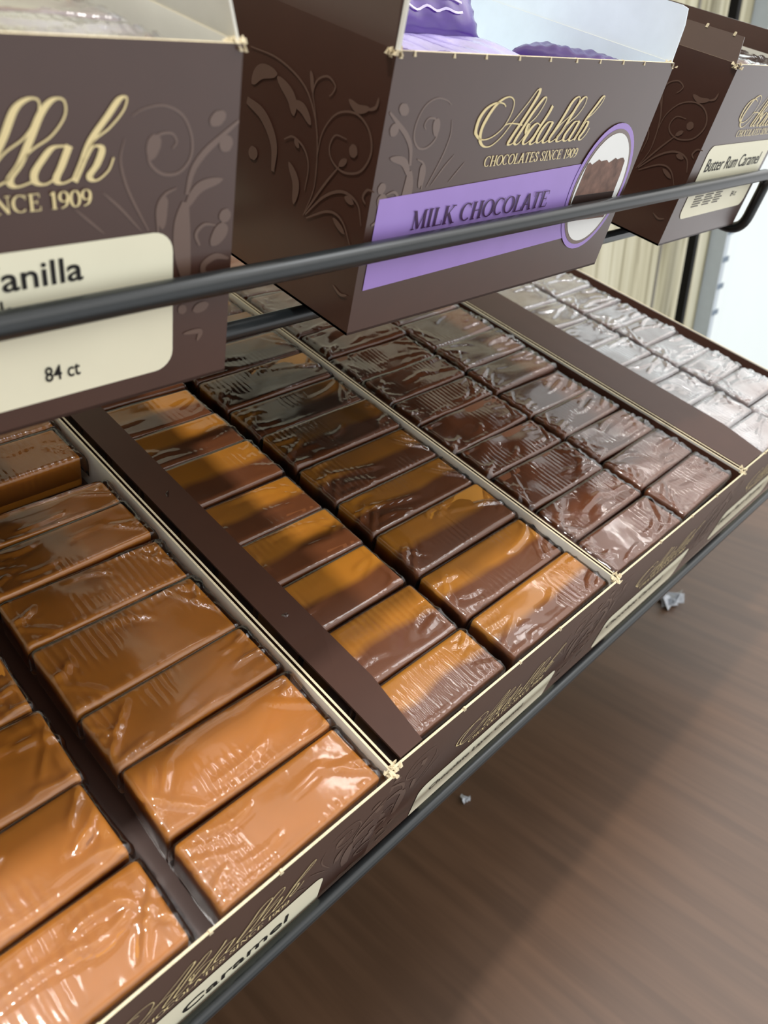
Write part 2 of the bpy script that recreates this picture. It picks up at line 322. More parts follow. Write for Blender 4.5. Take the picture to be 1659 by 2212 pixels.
FLORAL_FRONT = [[0.6,[[-15.1,-17.8],[-14.2,-16.6],[-15.3,-15.1],[-17.8,-15.2],[-19.7,-16.9],[-20.0,-20.0],[-17.3,-22.3],[-13.7,-22.3],[-11.1,-19.7],[-10.9,-15.9],[-12.9,-12.1],[-16.8,-10.3],[-21.0,-10.8],[-23.3,-11.9]]],[2.92,[[-19.8,-19.6],[-19.0,-16.8],[-17.8,-15.6]]],[0.52,[[-20.5,-33.0],[-23.4,-27.4],[-25.1,-23.4],[-25.9,-19.2],[-25.0,-15.7]]],[0.51,[[-22.0,-33.0],[-26.3,-28.0],[-29.8,-24.7]]],[0.47,[[-29.8,-32.5],[-32.9,-29.5],[-35.4,-27.1]]],[1.41,[[-11.8,-26.7],[-10.6,-22.3],[-8.0,-19.0],[-3.8,-15.9],[-0.1,-13.3]]],[3.98,[[-5.7,-11.5],[-4.5,-14.0]]],[3.31,[[-3.8,-16.1],[-2.0,-18.8]]],[4.12,[[-11.8,-44.0],[-12.7,-38.1],[-12.8,-32.2],[-12.1,-28.1]]],[2.19,[[-12.1,-29.5],[-8.9,-25.6],[-3.3,-24.3]]],[2.39,[[-17.4,-33.1],[-17.4,-28.9],[-16.6,-26.7]]],[0.74,[[-18.4,-33.5],[-18.4,-28.8],[-16.8,-26.3],[-14.2,-25.2]]],[3.62,[[-5.5,-38.1],[-3.3,-35.4],[-2.8,-33.4]]],[3.02,[[-2.8,-33.4],[-1.8,-30.5]]],[0.82,[[-8.5,-37.7],[-9.4,-35.1],[-7.5,-33.3],[-4.6,-33.7]]],[1.59,[[-7.4,-44.7],[-7.2,-42.1],[-4.2,-40.7],[-0.8,-41.7]]],[0.77,[[-2.7,-46.6],[-5.8,-45.0],[-7.4,-43.1]]],[2.42,[[-13.4,-52.4],[-11.7,-51.1]]],[2.5,[[-9.8,-52.6],[-5.6,-51.8]]],[1.31,[[-8.4,-60.6],[-7.8,-58.3],[-12.2,-57.9]]]]
FLORAL_SIDE = [[0.59,[[52.3,-12.3],[41.0,-12.1],[31.1,-14.4],[25.7,-18.5],[22.2,-25.6],[21.0,-36.9],[24.1,-46.2]]],[3.52,[[50.8,-20.7],[47.2,-16.9],[40.4,-15.6]]],[3.35,[[40.3,-16.2],[34.0,-19.3],[32.3,-23.2]]],[2.55,[[33.3,-20.2],[29.0,-20.5],[25.2,-23.2]]],[0.48,[[19.7,-14.9],[18.6,-13.8],[18.1,-12.1],[21.0,-10.9],[24.6,-12.6],[25.8,-15.8],[24.4,-19.2],[21.9,-25.5]]],[1.35,[[27.6,-11.4],[26.7,-13.2],[26.0,-15.9]]],[0.58,[[11.4,-22.2],[15.7,-22.7],[17.2,-26.2],[15.2,-29.0],[10.5,-29.9],[4.9,-27.6],[2.4,-22.4],[4.5,-17.8],[9.6,-15.8],[16.0,-17.7],[20.2,-22.8],[21.3,-28.7],[21.0,-36.9]]],[3.13,[[10.1,-23.9],[7.0,-24.2]]],[1.73,[[12.9,-29.0],[10.3,-26.7]]],[0.69,[[24.1,-46.2],[17.4,-35.6],[12.5,-28.9]]],[1.96,[[12.7,-13.6],[9.1,-14.6],[5.2,-13.4]]],[0.85,[[5.9,-13.9],[3.4,-12.6],[2.9,-10.3]]],[0.78,[[23.2,-45.6],[16.8,-38.4],[10.2,-34.6],[4.2,-35.4],[1.5,-40.1]]],[1.79,[[9.1,-35.5],[5.4,-35.9]]],[0.68,[[22.6,-46.3],[14.3,-41.3],[8.6,-41.7],[4.0,-47.0]]],[1.69,[[12.2,-42.2],[7.0,-44.5]]],[3.18,[[52.3,-25.2],[44.7,-27.0],[39.3,-32.4],[38.7,-39.5]]],[4.34,[[48.8,-36.1],[47.3,-39.4]]],[2.79,[[32.3,-34.8],[28.5,-39.0],[28.5,-44.7]]],[0.63,[[35.1,-29.8],[31.5,-28.1],[26.8,-29.4],[24.2,-33.2],[24.6,-39.5]]],[1.51,[[30.9,-28.5],[28.7,-30.0]]],[0.7,[[1.4,-34.4],[2.6,-33.1],[1.4,-30.9],[-1.0,-30.6]]],[0.83,[[8.3,-59.6],[5.0,-60.8],[2.3,-59.9]]]]

def put_logo(mb, cx, ztop, k, mp, thin=.32, thick=1.2):
    for st in LOGO:
        p = smooth_line([(cx+a*k/1000, ztop+(b+7.56)*k/1000) for a, b in st], 7)
        P = np.array(p); T = np.gradient(P, axis=0); T /= np.linalg.norm(T, axis=1)[:, None]+1e-9
        wd = (thin+(thick-thin)*np.clip(-T[:, 1]*1.1, 0, 1)**1.3)*k/1000
        mb.ribbon(p, wd, mp)
def put_swirls(mb, data, mp, flip=1, k=1.0, ox=0, oz=0):
    for wdt, pts in data:
        p = smooth_line([(ox+flip*a*k/1000, oz+b*k/1000) for a, b in pts], 7)
        t = np.linspace(0, 1, len(p))
        if len(pts) <= 3: wd = np.sqrt(np.clip(1-(2*t-1)**2, .02, 1))*wdt
        else: wd = wdt*(.35+.65*np.sin(np.pi*np.clip(t*.86+.12, 0, 1)))
        mb.ribbon(p, np.array(wd)*k/1000, mp)
def round_rect(x0, x1, z0, z1, r, n=6):
    o = []
    for cx, cz, a in ((x1-r, z1-r, 0), (x0+r, z1-r, 90), (x0+r, z0+r, 180), (x1-r, z0+r, 270)):
        o += arc(cx, cz, r, r, a, a+90, n)
    return o

# ------------------------------------------------------------------ the room
def plane_obj(name, v, mat, faces=((0, 1, 2, 3),)):
    return structure(link(name, mesh(name, v, [list(f) for f in faces]), [mat]))
FZ = -.25
mb = MB(); mb.box(-1.4, 1.02, -.30, .40, FZ-.05, FZ); structure(mb.build('floor', ['floor_planks']))
YW = .47
mb = MB(); mb.box(-2.5, 1.372, YW, YW+.03, -.9, 2.4); structure(mb.build('wall_back', ['wall_wood']))
mb = MB(); mb.box(1.372, 3.6, YW-.006, YW+.03, -.9, 2.4); structure(mb.build('wall_right', ['wall_white_paint']))
for i, x in enumerate((.74, 1.145)):
    mb = MB(); mb.box(x, x+.007, YW-.0015, YW+.001, -.9, 2.4); structure(mb.build('trim_%d' % (i+1), ['print_grey']))
mb = MB(); mb.box(1.405, 1.44, YW-.010, YW-.006, -.9, 2.4); structure(mb.build('trim_3', ['wall_white_paint']))
st = MB(); st.box(0, .018, -.03, 0, 0, 3.0, (0,)*6); st.box(.018, .042, -.03, 0, 0, 3.0, (1,)*6)
s = empty('slotted_standard', Matrix.Translation((1.352, YW-.0005, -.9)), 'pale slotted metal shelf standard running up the edge of the white wall panel', 'shelf standard')
st.build('channel', ['standard_grey', 'wall_white_paint'], s)
for i in range(14, 42):
    sl = MB(); sl.box(.004, .030, -.0308, -.0300, i*.05, i*.05+.010); sl.build('slot', ['slot_dark'], s)
u = empty('metal_upright', Matrix.Translation((1.205, YW-.035, -.9)), 'thin black metal upright in front of the pale wood wall', 'upright')
mb = MB(); mb.box(0, .012, 0, .014, 0, 3.0); mb.build('post', ['lip_black'], u)
mb = MB(); mb.box(.0122, .0150, .010, .014, 0, 3.0); mb.build('lit_edge_strip', ['standard_grey'], u)  # grey strip painted for the light catching the black post's edge

# ------------------------------------------------------------------ wire shelves
def rk(x, y, z): return RACK @ Matrix.Translation((x, y, z))
def shelf(zb, yf, x0, x1, depth, label, rr, sup, rz, deck=None):
    """zb = height the cartons stand on, yf = front of the cartons"""
    s = empty('wire_shelf', rk(0, yf, zb), label, 'shelf', None)
    ry = -.0059 if deck else -rr-.0012
    mb = MB(); mb.tube(bend([(x0, .04, -.0032), (x0, ry, -.0032), (x0, ry, rz), (x1, ry, rz), (x1, ry, -.0032), (x1, depth, -.0032)], .009), rr, 16)
    mb.build('front_rail', ['wire_black'], s, True)
    for yy in (.027, .10, .17):
        mb = MB(); mb.tube([(x0, yy, -.0078), (x1, yy, -.0078)], .0027, 10); mb.build('cross_wire', ['wire_black'], s, True)
    for xx in sup:
        mb = MB(); mb.tube([(xx, .012, -.0027), (xx, depth, -.0027)], .0024, 10); mb.build('support_wire', ['wire_black'], s, True)
    if deck: mb = MB(); mb.box(deck[0], deck[1], .006, depth-.004, -.0062, -.0052); mb.build('shadow_deck', ['wire_black'], s)  # unseen solid deck, added to cast the rack's shadow on the floor
    return s
H_BOX = .0735
shelf(.0957, .078, -.30, .3105, .20, 'black wire shelf holding the tall cartons, its rail crossing their fronts', .0027, (-.12, -.045, .06, .13, .26), .0264)
shelf(-H_BOX, 0, -.5, .57, .345, 'black wire shelf under the open trays of candy above the floor', .0024, (-.1, -.03, .04, .1, .17, .23, .31, .37), .0195, (-.5, .57))

# ------------------------------------------------------------------ cartons
TH = .0008
def carton(name, x0, x1, yf, depth, ztop, H, label, cat, lean=0.0, group=None, inner='board_white', bow=0.0):
    w = x1-x0
    root = empty(name, rk(x0, yf, ztop-H), label, cat, group)
    fy = lambda z: -lean*(1-z/H)
    B = MB()                                            # slots: 0 brown outside, 1 white inside, 2 raw edge
    B.box(0, w, 0, depth, 0, TH, (0, 1, 0, 0, 0, 0))
    B.hexa([(0, fy(0), 0), (w, fy(0), 0), (w, fy(0)+TH, 0), (0, fy(0)+TH, 0), (0, 0, H), (w, 0, H), (w, TH, H), (0, TH, H)], (0, 2, 0, 0, 1, 0))
    n = 10
    for side in (0, 1):
        for i in range(n):
            ya, yb = TH+(depth-2*TH)*i/n, TH+(depth-2*TH)*(i+1)/n
            ba, bb = bow*math.sin(math.pi*i/n), bow*math.sin(math.pi*(i+1)/n)
            if side == 0: p = [(0, ya), (TH, ya), (TH, yb), (0, yb)]; bs = (ba, ba, bb, bb); mt = (0, 2, 0, 1, 0, 0)
            else: p = [(w-TH, ya), (w, ya), (w, yb), (w-TH, yb)]; bs = (-ba, -ba, -bb, -bb); mt = (0, 2, 0, 0, 0, 1)
            B.hexa([(a, b, 0) for a, b in p]+[(a+q, b, H) for (a, b), q in zip(p, bs)], mt)
    B.box(0, w, depth-TH, depth, 0, H, (0, 2, 1, 0, 0, 0))
    B.build('carton_body', ['board_brown', inner, 'board_edge'], root)
    return root, w, (lambda off: (lambda x, z: (x, fy(z)-off, z)))
def nicks(root, xs, H, w, seed, r=.0006):
    rnd = random.Random(seed)
    for x in xs:
        mb = MB(); x += rnd.uniform(-.001, .001); h = r*rnd.uniform(.7, 1.4)
        mb.hexa([(x-r, -.0003, H-.0006), (x+r, -.0003, H-.0006), (x+r, TH+.0002, H-.0006), (x-r, TH+.0002, H-.0006), (x-r*.6, -.0001, H+h), (x+r*.6, -.0001, H+h), (x+r*.6, TH, H+h), (x-r*.6, TH, H+h)])
        mb.build('perforation_nick', ['board_edge'], root)
    for cx in (.0006, w-.0006):
        mb = MB()
        for i in range(16):
            x = cx+rnd.uniform(-.0016, .0016); y = rnd.uniform(-.0006, .0028); z = H+rnd.uniform(-.0014, .0002); r = rnd.uniform(.0003, .0006); h = rnd.uniform(.0005, .0012)
            dx, dy = rnd.uniform(-.0008, .0008), rnd.uniform(-.0008, .0008)
            mb.hexa([(x-r, y-r, z), (x+r, y-r, z), (x+r, y+r, z), (x-r, y+r, z), (x+dx-r*.3, y+dy-r*.3, z+h), (x+dx+r*.3, y+dy-r*.3, z+h), (x+dx+r*.3, y+dy+r*.3, z+h), (x+dx-r*.3, y+dy+r*.3, z+h)])
        o = mb.build('torn_corner', ['board_edge'], root); o['label'] = 'ragged torn white cardboard corner'
def cream_label(root, mpf, x0, x1, z0, z1, r=.0045):
    mb = MB(); mb.poly([mpf(.0002)(a, b) for a, b in round_rect(x0, x1, z0, z1, r)][::-1]); o = mb.build('name_label', ['print_cream'], root); o['label'] = 'cream rounded name panel'
def standard_front(root, w, H, mpf, words, right=.0155, swirl=True, strokes=(.32, 1.2), k=1.08, lz=-.0064, l_top=-.0335, l_h=.0323, ldx=.0110):
    mb = MB(); put_logo(mb, w*.5+ldx, H+lz, k, mpf(.0002), *strokes); mb.build('script_logo', ['print_gold'], root)
    mb = MB(); put_serif(mb, 'CHOCOLATES SINCE 1909', w*.5-.0250+ldx, H+lz-.0203*k/1.08, .0030, .0490, mpf(.0002)); mb.build('date_line', ['print_gold'], root)
    if swirl:
        mb = MB(); put_swirls(mb, FLORAL_FRONT, mpf(.0001), 1, 1, w, H); mb.build('floral_print', ['print_swirl'], root)
        mb = MB(); put_swirls(mb, [q for q in FLORAL_FRONT if q[1][0][0] > -26], mpf(.0001), -1, 1, 0, H); mb.build('floral_print', ['print_swirl'], root)
    cream_label(root, mpf, w-right-.0895, w-right, H+l_top-l_h, H+l_top)
    mb = MB()
    for txt, x, z, h, tw in words: put_sans(mb, txt, x, H+z, h, mpf(.0004), tw, .012)
    mb.build('label_lettering', ['print_ink'], root)
def side_flap(root, pts_bottom, pts_top, mat, label, name='side_flap', th=.0006):
    """a folded board panel given by its two long edges (lists of 3D points)"""
    mb = MB()
    for (a, b), (c, d) in zip(zip(pts_bottom, pts_bottom[1:]), zip(pts_top, pts_top[1:])):
        a, b, c, d = (Vector(q) for q in (a, b, c, d)); nn = (b-a).cross(c-a).normalized()*th
        mb.hexa([a, b, b+nn, a+nn, c, d, d+nn, c+nn])
    o = mb.build(name, [mat], root); o['label'] = label; return o

G = 'open trays of wrapped candy'
T = []
specs = [(-.1350, -.0008, 'open brown carton tray of golden caramels, nearest the camera'),
         (.0002, .1340, 'open brown carton tray of layered caramels with a board strip down one side'),
         (.1350, .2682, 'open brown carton tray of dark chocolate caramels'),
         (.2700, .4060, 'open brown carton tray of sheen-painted pale candy, farthest along the lower shelf')]
for i, (a, b, lab) in enumerate(specs):
    root, w, mpf = carton('candy_tray', a, b, (-.0030, -.0011, -.0002, .0010)[i], .335, 0, H_BOX, lab, 'tray', 0.0, G)
    wd = [[('Vanilla Caramel', .0290, -.0487, .0062, .0700)], [('Chocolate Layer Caramel', .034, -.0552, .0034, .060)], [('Chocolate Caramel', .031, -.0562, .0042, .058)], [('Butter Rum Caramel', .031, -.0562, .0052, .068)]][i]
    if i == 0: standard_front(root, w, H_BOX, mpf, wd, .0220, True, (.26, .6), 1.08, -.0106, -.0350, .0325, .0061)
    else: standard_front(root, w, H_BOX, mpf, wd, .0180, True, (.26, .6), 1.08, -.0190, -.0450, .0240, .0090)
    nx = [(.040, .0695, .091), (.034, .064, .090), (.037, .071, .097), (.03, .06, .09)][i]
    nicks(root, nx, H_BOX, w, i)
    mb = MB(); mb.box(TH+.0004, w-TH-.0004, TH+.0004, .3335, H_BOX-.0195, H_BOX-.0187); o = mb.build('layer_card', ['board_brown'], root); o['label'] = 'brown layer card under the candy'
    T.append((root, w))
ys = [.0012+.026*i for i in range(13)]
r, w = T[1]
side_flap(r, [(.0036+.0000, y, H_BOX+.0006-.0006*(y > .03)) for y in ys], [(.0162+.0004*(y > .002)-.003*(y < .002), y, H_BOX+.0012) for y in ys], 'board_flap', 'dark brown folded-in side flap lying over the candy', th=.0009)
r, w = T[2]
side_flap(r, [(.0042, y, H_BOX-.030) for y in ys], [(.0018, y, H_BOX-.0008) for y in ys], 'board_flap', 'dark brown flap folded down inside the wall')
side_flap(r, [(w-.0060, y, H_BOX-.030) for y in ys], [(w-.0018, y, H_BOX-.0010) for y in ys], 'board_flap', 'dark brown flap folded down inside the wall')
r, w = T[3]
side_flap(r, [(.0012, y, H_BOX+.0002) for y in ys], [(.0318-.006*(y < .002), y, H_BOX+.0010) for y in ys], 'board_flap', 'dark brown folded-in side flap lying over the candy', th=.0009)
side_flap(r, [(w-.0075, y, H_BOX-.030) for y in ys], [(w-.0018, y, H_BOX-.0004) for y in ys], 'board_flap', 'dark brown flap folded down inside the wall')

# upper shelf: three tall cartons
HU = .0713; YU = .078; ZU = .167
root, w, mpf = carton('candy_carton', -.1445, -.0105, YU, .21, ZU, HU, 'brown vanilla caramel carton with a cream label reading 84 ct', 'carton')
standard_front(root, w, HU, mpf, [('Vanilla', w-.0550, -.0406, .0048, .0202), ('Caramels', w-.0640, -.0466, .0044, .0152), ('84 ct', w-.0445, -.0614, .0034, .0074)], .0150)
side_flap(root, [(w-.0006, y, HU) for y in ys[:8]], [(w-.0030, y+.002, HU+.0105) for y in ys[:8]], 'board_white', 'white inside of the raised side flap')
nicks(root, (), HU, w, 11)
root, w, mpf = carton('candy_carton', .0314, .1680, YU, .21, ZU, HU, 'brown milk chocolate carton with a purple band, full of purple packets', 'carton', inner='board_bluewhite')
mb = MB(); put_logo(mb, w*.5, HU-.0076, 1.0, mpf(.0002)); mb.build('script_logo', ['print_gold'], root)
mb = MB(); put_serif(mb, 'CHOCOLATES SINCE 1909', .0435, HU-.0277, .0029, .0488, mpf(.0002)); mb.build('date_line', ['print_gold'], root)
mb = MB(); put_swirls(mb, [q for q in FLORAL_FRONT if q[1][0][0] > -40], mpf(.0001), -1, .95, .001, HU); mb.build('floral_print', ['print_swirl'], root)
mb = MB(); mb.poly([mpf(.0002)(a, b) for a, b in [(.0030, HU-.0330), (.105, HU-.0300), (.105, HU-.0560), (.0030, HU-.0580)]][::-1]); mb.build('purple_band', ['print_purple'], root)
mb = MB(); put_serif(mb, 'MILK CHOCOLATE', .0171, HU-.0426, .0053, .0666, mpf(.0005), 0, 1.0); mb.build('flavour_lettering', ['print_deep_purple'], root)
ox, oz = .1150, HU-.0397
mb = MB(); mb.poly([mpf(.0004)(a, b) for a, b in arc(ox, oz, .0190, .0217, 0, 360, 48)[:-1]][::-1]); mb.build('oval_ring', ['print_purple'], root)
mb = MB(); mb.poly([mpf(.0005)(a, b) for a, b in arc(ox, oz, .0172, .0199, 0, 360, 48)[:-1]][::-1]); mb.build('oval_ring_inner', ['print_swirl'], root)
mb = MB(); mb.poly([mpf(.0006)(a, b) for a, b in arc(ox, oz, .0160, .0186, 0, 360, 48)[:-1]][::-1]); mb.build('oval_panel', ['print_white'], root)
def clipo(p):
    a, b = (p[0]-ox)/.0160, (p[1]-oz)/.0186; q = math.hypot(a, b); return p if q <= 1 else (ox+a/q*.0160, oz+b/q*.0186)
top = [(-.0145+.026*i/14, .0098+.0005*math.sin(i*2.1)+.0004*math.sin(i*5.3)) for i in range(15)]
mb = MB(); mb.poly([mpf(.0007)(*clipo((ox+a, oz+b))) for a, b in [(-.0150, -.0010)]+top+[(.0122, .004), (.0122, -.0016)]][::-1], 0)
mb.poly([mpf(.0008)(*clipo((ox+a, oz+b))) for a, b in [(-.0155, -.0045), (-.0150, -.0010), (.0122, -.0016), (.0122, -.0052)]][::-1], 1)
mb.poly([mpf(.0007)(*clipo((ox+a, oz+b))) for a, b in [(-.0140, -.0105), (-.0155, -.0045), (.0122, -.0052), (.0120, -.0112)]][::-1], 0)
mb.build('candy_picture', ['print_choc', 'print_choc_dark'], root)
mb = MB((-1, 0, 0)); put_swirls(mb, FLORAL_SIDE, lambda a, b: (-.0002, a, b), 1, 1, 0, HU); mb.build('side_floral_print', ['print_swirl'], root)
yy = [.0010, .0022]+[.005+.02*i for i in range(10)]
hh = [.0105, .0150]+[.0155]*10
side_flap(root, [(w-.0006, y, HU-.0002) for y in yy], [(w+.0004-.1*h*.1, y*.9+.001, HU+h) for y, h in zip(yy, hh)], 'board_bluewhite', 'white inside of the raised side flap')
f = side_flap(root, [(.0000, y, HU) for y in yy], [(.0012, y*.9+.001, HU+h) for y, h in zip(yy, hh)], 'board_brown', 'brown raised side flap with a white cut edge')
mb = MB(); mb.tube([(.0006, .0004, HU), (.0014, .0010, HU+.0105), (.0020, .0022, HU+.0150)], .0007, 6); mb.build('cut_edge', ['board_white'], f)
nicks(root, [.006+.0138*i for i in range(9)], HU-.0004, w, 12, .0004)
root, w, mpf = carton('candy_carton', .2225, .3050, YU, .21, ZU+.0005, HU+.0005, 'greyish brown butter rum caramel carton at the end of the upper shelf', 'carton')
mb = MB(); put_logo(mb, .0570, HU-.0085, .98, mpf(.0002)); mb.build('script_logo', ['print_gold'], root)
mb = MB(); put_serif(mb, 'CHOCOLATES SINCE 1909', .0300, HU-.0268, .0028, .0480, mpf(.0002)); mb.build('date_line', ['print_gold'], root)
cream_label(root, mpf, .0085, .0790, HU-.0605, HU-.0295, .004)
mb = MB(); put_sans(mb, 'Butter Rum Caramel', .0125, HU-.0402, .0055, mpf(.0004), .0600, .0); put_sans(mb, '84 ct', .058, HU-.0545, .0026, mpf(.0004), .0062); mb.build('label_lettering', ['print_ink'], root)
mb = MB()
for c0, c1 in ((.0165, .0260), (.0275, .0370), (.0385, .0470)):
    for i in range(9):
        z = HU-.0470-.0011*i; q = mpf(.0004); mb.poly([q(c0, z), q(c1-.0012*(i % 3), z), q(c1-.0012*(i % 3), z+.0006), q(c0, z+.0006)])
mb.build('fine_print', ['print_grey'], root)
mb = MB((-1, 0, 0)); put_swirls(mb, FLORAL_SIDE, lambda a, b: (-.0002, a, b), 1, 1, 0, HU); mb.build('side_floral_print', ['print_swirl'], root)
f = side_flap(root, [(.0, y, HU) for y in ys[:8]], [(.0032, y*.97+.0028, HU+.0088) for y in ys[:8]], 'board_brown', 'brown raised side flap, side of the gap')
mb = MB()
for k in (.008, .020, .034): mb.hexa([(.0027, k-.0005, HU+.0082), (.0038, k-.0005, HU+.0082), (.0038, k+.0005, HU+.0082), (.0027, k+.0005, HU+.0082), (.0029, k-.0003, HU+.0095), (.0037, k-.0003, HU+.0095), (.0037, k+.0003, HU+.0095), (.0029, k+.0003, HU+.0095)])
mb.build('torn_nicks', ['board_edge'], f)
side_flap(root, [(w-.0006, y+.004, HU-.0004) for y in ys[:8]], [(w-.0012, y+.006, HU+.0092) for y in ys[:8]], 'board_brown', 'brown raised side flap, far side')
nicks(root, (), HU, w, 13)

# ------------------------------------------------------------------ wrapped candies
PITCH = .0245
def candy_mesh(L, W, H, seed):
    bm = bmesh.new(); bmesh.ops.create_cube(bm, size=1)
    for v in bm.verts: v.co = Vector((v.co.x*L, v.co.y*W, (v.co.z+.5)*H))
    bmesh.ops.bevel(bm, geom=list(bm.edges), offset=.0016, segments=3, profile=.6, affect='EDGES')
    rnd = random.Random(seed); ph = [rnd.uniform(0, 6) for _ in range(4)]
    for v in bm.verts:
        if v.co.z > H*.5: v.co.z += .0003*math.sin(v.co.x*120+ph[0])+.0003*math.sin(v.co.y*200+ph[1])
    me = bpy.data.meshes.new('candy'); bm.to_mesh(me); bm.free()
    me.polygons.foreach_set('use_smooth', [True]*len(me.polygons)); return me
def wrap_mesh(L, W, H, eL, eR, seed, crumple, folds, pleat, wave=.00016):
    """clear film draped over a candy, with fold ridges, end pleats and crumpled overhanging ends"""
    rg = np.random.default_rng(seed)
    ns, ntt = 84, 40
    def fold(a, half, r):
        x = np.abs(a); th = np.clip((x-(half-r))/r, 0, math.pi/2); ov = np.maximum(x-(half-r)-r*math.pi/2, 0)
        pos = np.where(x < half-r, x, half-r+r*np.sin(th)); down = r*(1-np.cos(th))+ov
        return np.sign(a)*pos, down, np.sin(th)
    drop = H*.72; R_ = .0024
    s = np.linspace(-(L/2+eL+drop), L/2+eR+drop, ns); t = np.linspace(-(W/2+drop), W/2+drop, ntt)
    S, Tt = np.meshgrid(s, t, indexing='ij')
    c0 = (eR-eL)/2; halfx = L/2+(eL+eR)/2
    X, dx, sxn = fold(S-c0, halfx+.0004, R_); X = X+c0
    Y, dy, syn = fold(Tt, W/2+.0003, .0017)
    over = np.clip((np.abs(X)-L/2), 0, None)*.22
    top = H+.0005
    Z = top-np.minimum(dx+dy, drop)-over*np.where(X > 0, 1, 1)
    P = np.stack([X, Y, Z], -1)
    d = np.zeros_like(S)
    for _ in range(5):
        kx, ky = rg.uniform(-200, 200), rg.uniform(-260, 260); d += rg.uniform(.3, 1)*wave*np.sin(kx*S+ky*Tt+rg.uniform(0, 6))
    def ridge(ax, ay, bx, by, amp, wdt, curve):
        u = np.array([bx-ax, by-ay]); ll = np.linalg.norm(u)+1e-9; u /= ll
        al = ((S-ax)*u[0]+(Tt-ay)*u[1])/ll; pe = -(S-ax)*u[1]+(Tt-ay)*u[0]
        pe = pe-curve*4*al*(1-al)
        win = np.clip(al*5, 0, 1)*np.clip((1-al)*5, 0, 1)
        return amp*win*(np.exp(-(pe/wdt)**2)-.55*np.exp(-((pe+wdt*1.7)/wdt)**2))
    for _ in range(folds):
        ax, ay = rg.uniform(-L*.46, L*.3), rg.uniform(-W*.45, W*.45); an = rg.uniform(-.35, .35); ln = rg.uniform(.012, .034)
        d += ridge(ax, ay, ax+ln*math.cos(an), ay+ln*math.sin(an)*.9, rg.uniform(.0003, .0008), rg.uniform(.0007, .0014), rg.uniform(-.003, .003))
    for sg in (-1, 1):
        for _ in range(pleat):
            ex = sg*(L/2+(eR if sg > 0 else eL)*.8+.001); ey = rg.uniform(-W*.5, W*.5)
            d += ridge(ex, ey, ex-sg*rg.uniform(.008, .017), rg.uniform(-W*.5, W*.5), rg.uniform(.0003, .0009), rg.uniform(.0006, .0011), rg.uniform(-.0012, .0012))
    for e_, am in ((-1, .00055), (1, .00035)):           # pinched film seam along both long top edges
        d += am*np.exp(-((Tt-e_*(W/2-.0024))/.00045)**2)*(.65+.35*np.sin(S*1400+rg.uniform(0, 6))*np.sin(S*310+rg.uniform(0, 6)))
    for e_ in (-1, 1):
        d += .0004*np.exp(-((S-c0-e_*(halfx-.0030))/.0007)**2)*(.6+.4*np.sin(Tt*500+rg.uniform(0, 6)))
    endw = np.clip((np.abs(S-c0)-(halfx-.012))/.012, 0, 1)
    cr = np.zeros_like(S)
    for _ in range(9):
        kx, ky = rg.uniform(-300, 300), rg.uniform(-420, 420); cr += np.abs(np.sin(kx*S+ky*Tt+rg.uniform(0, 6)))*rg.uniform(.4, 1)
    d += (cr/9-.35)*crumple*(.12+.88*endw)
    du = np.gradient(P, axis=0); dv = np.gradient(P, axis=1); nn = np.cross(du, dv); nl = np.linalg.norm(nn, axis=-1, keepdims=True)
    nn = np.where(nl > 1e-12, nn/np.maximum(nl, 1e-12), [0, 0, 1])
    d = np.maximum(d, -.0002)
    lim = 1-.93*syn                                    # the long sides touch the neighbours: keep them flat
    P = P+nn*(d*lim)[..., None]
    v = P.reshape(-1, 3); f = []
    for i in range(ns-1):
        for j in range(ntt-1): f.append([i*ntt+j, (i+1)*ntt+j, (i+1)*ntt+j+1, i*ntt+j+1])
    return mesh('wrapper', v, f, None, True)
CH = .0150
def make_kind(key, L, eL, eR, cm, fm, crumple, folds, pleat, nvar, seed, wave=.00016):
    pro = []
    for k in range(nvar):
        a = candy_mesh(L, PITCH-.0012, CH, seed+k); a.materials.append(MATS[cm])
        b = wrap_mesh(L, PITCH-.0007, CH, eL, eR, seed*7+k, crumple, folds, pleat, wave); b.materials.append(MATS[fm])
        pro.append((a, b))
    return pro
KIND = {
 'gold_r': make_kind('a', .0565, .0006, .0022, 'candy_caramel', 'film_clear', .0003, 3, 4, 4, 10),
 'gold_l': make_kind('b', .0560, .0008, .0008, 'candy_caramel', 'film_clear', .0006, 4, 4, 4, 20),
 'layer_l': make_kind('c', .0520, .0010, .0006, 'candy_layered', 'film_clear', .0005, 2, 3, 4, 30),
 'layer_r': make_kind('d', .0645, .0006, .0018, 'candy_layered', 'film_clear', .0003, 3, 4, 4, 40),
 'dark_l': make_kind('e', .0575, .0030, .0008, 'candy_chocolate', 'film_dark', .0017, 4, 4, 4, 50, .0003),
 'dark_r': make_kind('f', .0555, .0008, .0030, 'candy_chocolate', 'film_dark', .0017, 4, 5, 4, 60, .0003),
 'pale_l': make_kind('g', .0500, .0010, .0006, 'candy_rum', 'film_painted_sheen', .0016, 3, 4, 3, 70),
 'pale_r': make_kind('h', .0440, .0006, .0080, 'candy_rum', 'film_painted_sheen', .0026, 4, 5, 3, 80),
}
ORD = ['first', 'second', 'third', 'fourth', 'fifth', 'sixth', 'seventh', 'eighth', 'ninth', 'tenth', 'eleventh', 'twelfth', 'thirteenth', 'fourteenth']
made = {}
